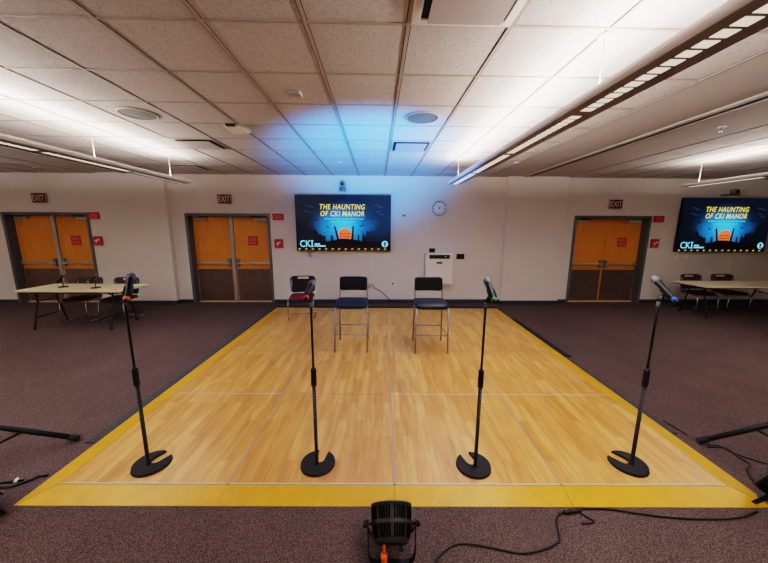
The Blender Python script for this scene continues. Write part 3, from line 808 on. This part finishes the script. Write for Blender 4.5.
# ------------------------------------------------------------------ stage lights
def make_can(lab, loc, rz, tilt, extra=True, group='black slotted stage lights'):
    t = thing('stage_light', lab, 'stage light', loc, rz, group)
    zc = .205; t.scale = (.82, .82, .82)
    C0 = Vector((0, 0, zc))
    Mx = Matrix.Translation(C0) @ Matrix.Rotation(tilt, 4, 'X') @ Matrix.Rotation(-PI/2, 4, 'X') @ Matrix.Scale(.80, 4, (0, 0, 1)) @ Matrix.Translation((0, 0, -.14))   # local z -> +y (front), tilted up
    prof = [(.105, 0.0), (.112, .012), (.124, .05), (.135, .13), (.137, .135), (.137, .15), (.135, .155), (.140, .21), (.143, .262), (.150, .266), (.150, .28), (.136, .28), (.136, .255)]
    g = G(); g.lathe(prof, 40, Mx, cap=False); g.build('body', M['canm'], t)
    g = G(); g.lathe([(.02, -.004), (.103, -.002), (.106, .004)], 40, Mx); g.mi = 0
    g.box(-.045, -.05, -.018, .045, .05, .0, bev=.005) if False else None
    g.build('rear_plate', M['blackp'], t)
    # cooling slots: dark insets round the can in two rows, ribs proud between
    for r0, r1, z0, z1 in ((.1185, .1345, .035, .125), (.137, .142, .16, .25)):
        g = G()
        for k in range(48):
            a = 2*PI*k/48
            if k % 12 in (0, 6): continue
            ra, rb = r0+.002, r1+.002
            dx, dy = math.cos(a), math.sin(a); tx, ty = -dy*.0052, dx*.0052
            pa, pb = Vector((dx*ra, dy*ra, z0)), Vector((dx*rb, dy*rb, z1)); tv_ = Vector((tx, ty, 0)); dv = Vector((dx, dy, 0))*.004
            vs = [g._v(Mx @ p) for p in (pa-tv_, pa+tv_, pb+tv_, pb-tv_)]; ws = [g._v(Mx @ (p+dv)) for p in (pa-tv_, pa+tv_, pb+tv_, pb-tv_)]
            g.bm.faces.new(ws)
            for q in range(4): g.bm.faces.new((vs[q], vs[(q+1) % 4], ws[(q+1) % 4], ws[q]))
        g.build('cooling_slots', M['vents'], t)
    g = G(); g.lathe([(.001, .262), (.135, .262), (.135, .258), (.001, .258)], 32, Mx, cap=False); g.build('lens', M['lens'], t)
    # yoke
    g = G(); a = .168
    def flatbar(pts, w_, th):
        rings = []
        for i, p in enumerate(pts):
            p = Vector(p); n = Vector(pts[min(i+1, len(pts)-1)])-Vector(pts[max(i-1, 0)]); n.normalize()
            side = Vector((0, 1, 0)); side = (side-n*side.dot(n)).normalized(); oth = n.cross(side)
            rings.append([p+side*w_/2+oth*th/2, p-side*w_/2+oth*th/2, p-side*w_/2-oth*th/2, p+side*w_/2-oth*th/2])
        g.rings(rings, smooth=False)
    flatbar([(-a, 0, zc+.03), (-a, -.02, zc-.02), (-a+.004, -.075, .06), (-a+.02, -.095, .02), (-a+.05, -.10, .006), (a-.05, -.10, .006), (a-.02, -.095, .02), (a-.004, -.075, .06), (a, -.02, zc-.02), (a, 0, zc+.03)], .03, .006)
    g.build('yoke', M['black'], t)
    g = G(); flatbar([(-a-.006, 0, zc+.02), (-a-.006, .02, zc-.02), (-a+.0, .09, .05), (-a+.02, .11, .006), (a-.02, .11, .006), (a, .09, .05), (a+.006, .02, zc-.02), (a+.006, 0, zc+.02)], .03, .006); g.build('floor_bracket', M['black'], t)
    for sx in (-1, 1):
        g = G(); g.tube([(sx*.13, 0, zc), (sx*.20, 0, zc)], .008, 8)
        g.lathe([(.014, 0), (.022, .002), (.022, .022), (.012, .026)], 10, Matrix.Translation((sx*.178, 0, zc)) @ Matrix.Rotation(sx*PI/2, 4, 'Y')); g.build('tilt_knob', M['blackp'], t)
    if extra:
        g = G(); g.lathe([(.016, -.055), (.017, -.05), (.012, -.03), (.010, 0)], 12, Mx @ Matrix.Translation((.06, -.03, 0)) ); g.build('power_socket', M['blackp'], t)
        g = G()
        p0 = Mx @ Vector((-.055, 0.0, -.002)); p1 = Mx @ Vector((-.055, .0, -.020)); p2 = p1+Vector((0, -.012, -.03)); p3 = p2+Vector((0, -.022, -.045))
        g.tube([p0, p1, p2], [.010, .009, .009], 10); g.tube([p2-Vector((0, 0, .0)), p3], [.023, .021], 12); g.build('orange_plug', M['orange'], t)
    return t
M['vents'] = mat('slot_black', srgb(5, 5, 6), .8, spec=.1)
M['canm'] = mat('can_black_paint', srgb(50, 46, 43), .45, var=.1, scale=40)
make_can('black slotted stage light with orange plug in front of the dance floor', (-.044, -.425, FZ), 0, math.radians(34))
make_can('black stage light at the left edge off the dance floor corner', (-2.735, -.20, FZ), math.radians(-24), math.radians(22), False)
make_can('black stage light at the right edge off the dance floor corner', (2.63, -.21, FZ), math.radians(24), math.radians(22), False)

# tripod stands, only their near legs reach into the picture
def make_tripod(lab, loc, foot, ch, pz):
    t = thing('tripod_stand', lab, 'tripod stand', loc)
    g = G(); g.tube([(0, 0, pz-.02), (0, 0, 1.35)], .0175, 14); g.build('pole', M['black'], t)
    g = G(); g.lathe([(.02, ch-.045), (.034, ch-.04), (.034, ch+.035), (.02, ch+.04)], 16); g.build('collar', M['blackp'], t)
    g = G(); g.lathe([(.02, pz-.022), (.028, pz-.017), (.028, pz+.017), (.02, pz+.022)], 16); g.build('collar', M['blackp'], t)
    fx, fy = foot; r = math.hypot(fx, fy); a0 = math.atan2(fy, fx)
    for k in range(3):
        a = a0+k*2*PI/3; e = Vector((math.cos(a)*r, math.sin(a)*r, .018)); top = Vector((math.cos(a)*.03, math.sin(a)*.03, ch)); low = Vector((math.cos(a)*.025, math.sin(a)*.025, pz))
        g = G(); g.tube([top, e], .021, 12); leg = g.build('leg', M['black'], t)
        d = (e-top).normalized()
        g = G(); g.tube([e-d*.07, e+d*.005], .0255, 12); g.build('rubber_foot', M['rubber'], leg)
        m_ = top+(e-top)*.60
        g = G(); g.tube([m_-Vector((0, 0, .012)), low], .0115, 8); g.build('brace', M['black'], t)
    return t
make_tripod('black tripod stand at the left edge, one leg reaching toward the dance floor', (-3.50, .15, FZ), (.72, .40), .50, .02)
make_tripod('black tripod stand at the right edge, one leg reaching toward the dance floor', (3.45, .02, FZ), (-.72, .404), .62, .03)

# ------------------------------------------------------------------ cables on the carpet
def smooth_path(pts, n=6):
    out = []
    P_ = [pts[0]]+pts+[pts[-1]]
    for i in range(1, len(P_)-2):
        a, b, c, d = P_[i-1], P_[i], P_[i+1], P_[i+2]
        for k in range(n):
            s = k/n
            out.append(.5*((2*b)+(c-a)*s+(2*a-5*b+4*c-d)*s*s+(3*b-a-3*c+d)*s**3))
    out.append(pts[-1]); return out
def cable_geo(g, px, r=.006, z=None):
    pts = [fl(x, y, FZ+r+.001) for x, y in px]
    g.tube(smooth_path(pts), r, 6)
t = thing('power_cable', 'black cable trailing along the front edge from right stage light', 'cable')
g = G(); cable_geo(g, [(418, 590), (427, 574), (434.7, 563), (444, 551.5), (455.8, 544.5), (467.5, 543.7), (488.6, 546.8), (507.3, 551), (523.7, 553), (542.5, 549.6), (556.6, 543.3), (559.4, 536.2), (556.6, 524.5), (557.7, 516.3), (563.6, 512.6), (573, 511)]); g.build('cord', M['black'], t)
g = G(); cable_geo(g, [(573, 511), (582.3, 509), (594, 508.5), (612, 509.5), (638.8, 513.5), (672, 517.5), (712, 519.2), (742, 516.9), (757, 511.5)]); g.build('cord', M['black'], t)
g = G(); cable_geo(g, [(573, 512), (580, 512.5), (587, 517), (593.3, 520.5), (591.7, 523), (581, 523.1)]); g.build('loose_end', M['black'], t)
g = G(); a, b = fl(564, 512.5, FZ+.014), fl(581, 510, FZ+.014); d = (b-a); g.tube([a, a+d*.08, a+d*.45, a+d*.5, a+d*.55, a+d*.92, b], [.008, .014, .014, .009, .013, .013, .008], 10); g.build('connector', M['blackp'], t)
t = thing('power_cable', 'two thin black cables looping by the right tripod leg', 'cable')
for px in ([(707, 444.5), (713, 445.2), (719.8, 445.8), (730.5, 451.2), (743.3, 456.5), (768, 464), (790, 470)], [(708, 447), (726, 448), (739, 457.6), (749.7, 464), (747.6, 470.4), (751.8, 478.9), (757, 483)], [(663, 420), (676, 428), (687, 435)]):
    g = G(); cable_geo(g, px, .0055); g.build('cord', M['black'], t)
t = thing('power_cable', 'black cable with pale connector by the left stage light', 'cable')
for px in ([(47.5, 475), (39, 476), (31.3, 479.4), (19.5, 483.7), (9.4, 486.8), (-3, 487)], [(23.4, 480), (15, 481), (7.8, 481.7), (-6, 484)]):
    g = G(); cable_geo(g, px, .009); g.build('cord', M['black'], t)
g = G(); a, b = fl(14.5, 483, FZ+.02), fl(18, 478, FZ+.03); g.tube([a, a+(b-a)*.15, a+(b-a)*.85, b], [.006, .011, .011, .006], 10); g.build('connector', M['table'], t)

# ------------------------------------------------------------------ ceiling fittings
def speaker(x, y, lab):
    t = thing('ceiling_speaker', lab, 'speaker', (x, y, CZ), 0, 'round ceiling speakers')
    g = G(); g.lathe([(.165, -.001), (.19, -.001), (.188, -.012), (.17, -.016), (.165, -.012)], 40, cap=False); g.build('rim', M['vent'], t)
    g = G(); g.lathe([(.168, -.008), (.12, -.012), (.001, -.015)], 40, cap=False); g.build('grille', M['spk'], t)
speaker(-2.69, 1.65, 'round grey ceiling speaker above the left carpet'); speaker(.36, 1.65, 'round grey ceiling speaker in the middle tiles')
def tile_x(k): return OX+(k+.5)*S
def tile_y(k): return OY+(k+.5)*S
def slot_vent(x, y, lab, dark=True):
    t = thing('ceiling_vent', lab, 'vent', (x, y, CZ), 0, 'square ceiling vents')
    g = G(); w_ = S/2-.02
    g.box(-w_, -w_, -.012, -w_+.03, w_, 0); g.box(w_-.03, -w_, -.012, w_, w_, 0); g.box(-w_+.03, -w_, -.012, w_-.03, -w_+.03, 0); g.box(-w_+.03, w_-.03, -.012, w_-.03, w_, 0); g.build('frame', M['vent'], t)
    g = G(); g.box(-w_+.03, -w_+.03, -.004, w_-.03, w_-.03, 0); g.build('duct_opening', M['dark'], t)
    g = G(); v = w_-.065; g.prism([(-v, -v), (v, -v), (v, v), (-v, v)], -.030, -.022); g.box(-.02, -.02, -.022, .02, .02, -.003); g.build('plaque', M['plaque'], t)
slot_vent(tile_x(-4), tile_y(4), 'square ceiling vent with dark gap above the second door from the left')
slot_vent(tile_x(1), tile_y(4), 'square ceiling vent with dark gap near the middle ceiling speaker')
slot_vent(tile_x(-6), tile_y(7), 'square ceiling vent near the wall behind the left pendant light')
t = thing('air_diffuser', 'large square air diffuser with dropped plate at the top edge', 'vent', (tile_x(1), tile_y(-1), CZ))
w_ = S/2-.012
g = G(); g.box(-w_, -w_, -.016, -w_+.05, w_, 0, bev=.004); g.box(w_-.05, -w_, -.016, w_, w_, 0, bev=.004); g.box(-w_+.05, -w_, -.016, w_-.05, -w_+.05, 0); g.box(-w_+.05, w_-.05, -.016, w_-.05, w_, 0); g.build('frame', M['white'], t)
g = G(); g.box(-w_+.05, -w_+.05, -.006, w_-.05, w_-.05, 0); g.build('duct_opening', M['dark'], t)
g = G(); q = w_-.085
g.rings([[(-q+.07, -q+.07, -.01), (q-.07, -q+.07, -.01), (q-.07, q-.07, -.01), (-q+.07, q-.07, -.01)], [(-q, -q, -.045), (q, -q, -.045), (q, q, -.045), (-q, q, -.045)], [(-q, -q, -.056), (q, -q, -.056), (q, q, -.056), (-q, q, -.056)]], smooth=False); g.build('plaque', M['plaque'], t)
def sprinkler(x, y, lab):
    t = thing('sprinkler_head', lab, 'sprinkler', (x, y, CZ), 0, 'ceiling sprinkler heads')
    g = G(); g.lathe([(.045, 0), (.042, -.008), (.014, -.012)], 20); g.build('escutcheon', M['white'], t)
    g = G(); g.lathe([(.010, -.008), (.010, -.03), (.005, -.034), (.005, -.05), (.022, -.052), (.022, -.056)], 14); g.build('nozzle', M['greymetal'], t)
sprinkler(-.83, 4.08, 'ceiling sprinkler head above the middle television'); sprinkler(2.43, 3.9, 'ceiling sprinkler head near the end of the long right pendant light'); sprinkler(3.93, 1.83, 'ceiling sprinkler head right of the partition track'); sprinkler(-7.25, 4.9, 'ceiling sprinkler head at the left above the leftmost door')
t = thing('ceiling_access_point', 'white wedge shaped ceiling device with dark clip left of blue glow', 'ceiling device', (-1.83, 2.05, CZ))
g = G(); g.rings([[(-.11, -.10, 0), (.11, -.10, 0), (.12, .13, 0), (-.12, .13, 0)], [(-.11, -.10, -.02), (.11, -.10, -.02), (.12, .13, -.035), (-.12, .13, -.035)], [(-.09, -.08, -.032), (.09, -.08, -.032), (.09, .10, -.055), (-.09, .10, -.055)]], smooth=False); g.build('housing', M['white'], t)
g = G(); g.box(-.075, -.13, -.03, .035, -.085, -.004, bev=.006); g.build('clip', M['blackp'], t)
g = G(); g.tube([(.03, -.11, -.018), (.08, -.115, -.022), (.14, -.07, -.022), (.17, .02, -.012), (.175, .05, -.004)], .009, 8); g.build('cable', M['beige'], t)
t = thing('ceiling_detector', 'small square grey detector on the ceiling tile left of middle', 'detector', (-.87, 1.065, CZ))
g = G(); g.box(-.06, -.045, -.028, .045, .045, 0, bev=.008); g.build('housing', M['vent'], t)
g = G(); g.box(.045, -.045, -.03, .06, .045, 0, bev=.004); g.build('side_tab', M['white'], t)

# ------------------------------------------------------------------ pendant lights
def pendant(x, lab, y1=3.85, y0=-4.8, z=2.63, lit_end=None, wires=()):
    t = thing('pendant_light', lab, 'pendant light', (x, 0, z), 0, 'long linear pendant lights')
    hw, hh = .126, .05
    g = G()
    half = [(hw-.006, hh), (hw-.001, hh-.012), (hw, .024), (hw-.003, .012), (hw-.009, .003), (hw-.016, 0)]
    prof = [(-a, b) for a, b in half]+list(reversed(half))
    hi = [(hw-.012, hh), (hw-.009, .024), (hw-.02, .010)]
    inner = hi+[(-a, b) for a, b in reversed(hi)]
    pr_ = prof+inner
    g.rings([[(px, y0, pz) for px, pz in pr_], [(px, y1, pz) for px, pz in pr_]], smooth=False, cap=False)
    for y in (y0, y1):
        g.flat([(px, y, pz) for px, pz in prof])
    g.build('housing', M['pend'], t)
    g = G(); cw = .036
    g.mi = 0; g.box(-hw+.015, y0+.03, -.004, hw-.015, y1-.03, .004)
    g.build('louver_frame', M['penddark'], t)
    y = y1-.06; pitch_ = .0735
    while y > y0+.1:            # one louver strip per 1.2 m lamp section
        off = lit_end is not None and y-.4 > lit_end
        q = G()
        for n in range(15):
            if y < y0+.1: break
            if n == 0: ys = y
            q.mi = 0; q.box(-cw-.012, y-pitch_+.016, -.0065, cw-.012, y-.004, -.003)
            y -= pitch_
        q.build('dim_louver' if off else 'lit_louver', M['celloff' if off else 'cell'], t)
        y -= pitch_
    for wy in wires:
        g = G(); g.tube([(0, wy, .012), (0, wy, CZ-z-.01)], .0035, 6); g.lathe([(.04, CZ-z), (.038, CZ-z-.012), (.012, CZ-z-.02)], 16, Matrix.Translation((0, wy, 0))); g.mi = 0
        g.build('suspension_wire', M['wire'], t)
    # lamps in the open trough light the ceiling
    for sx in (-1, 1):
        ld = bpy.data.lights.new('trough_lamp', 'AREA'); ld.shape = 'RECTANGLE'; ld.size = .07; ld.size_y = (y1-y0)-.3
        ld.energy = UP*(1.0 if sx*x < 0 else .8); ld.color = UPC
        lo = bpy.data.objects.new('trough_lamp', ld); COL.objects.link(lo); lo.parent = t
        lo.location = (sx*.055, (y0+y1)/2, hh-.008); lo.rotation_euler = (0, PI-sx*math.radians(52), 0)
    ld = bpy.data.lights.new('louver_lamp', 'AREA'); ld.shape = 'RECTANGLE'; ld.size = .07; ld.size_y = (y1-y0)-.3
    ld.energy = DOWN; ld.color = UPC; ld.spread = math.radians(158)
    lo = bpy.data.objects.new('louver_lamp', ld); COL.objects.link(lo); lo.parent = t
    lo.location = (0, (y0+y1)/2, -.008)
    return t
UP = 95.0; DOWN = 70.0; UPC = (1, .94, .915)
pendant(1.285, 'long pendant light crossing the upper right of the ceiling', wires=(.17, 3.6, -2.2))
pendant(-3.60, 'long pendant light at the upper left edge', z=2.605, wires=(2.1, 3.5, -.3), lit_end=2.45)
pendant(5.66, 'long pendant light at the right edge above the right television', z=2.62, wires=(3.65, 2.45, 0))
pendant(-7.9, 'long pendant light beyond the left edge of the picture', z=2.62, wires=(3.65, 1.2))

# blue beam of the front stage light onto ceiling and wall
sd = bpy.data.lights.new('stage_beam', 'SPOT'); sd.energy = 4000; sd.color = (.018, .31, 1); sd.spot_size = math.radians(50); sd.spot_blend = 1.0; sd.shadow_soft_size = .14
so = bpy.data.objects.new('stage_beam', sd); COL.objects.link(so)
so.location = (-.044, -.30, .32)
so.rotation_euler = (Vector((-.18, 3.4, 3.03))-Vector(so.location)).to_track_quat('-Z', 'Y').to_euler()

w = bpy.data.worlds.new('world'); scene.world = w; w.use_nodes = True
w.node_tree.nodes['Background'].inputs[0].default_value = (.02, .018, .016, 1)
scene.view_settings.view_transform = 'Filmic'
scene.view_settings.look = 'High Contrast'
scene.view_settings.exposure = -0.03
try:
    scene.cycles.max_bounces = 8; scene.cycles.diffuse_bounces = 5; scene.cycles.sample_clamp_indirect = 6
    scene.cycles.use_denoising = True
except Exception: pass
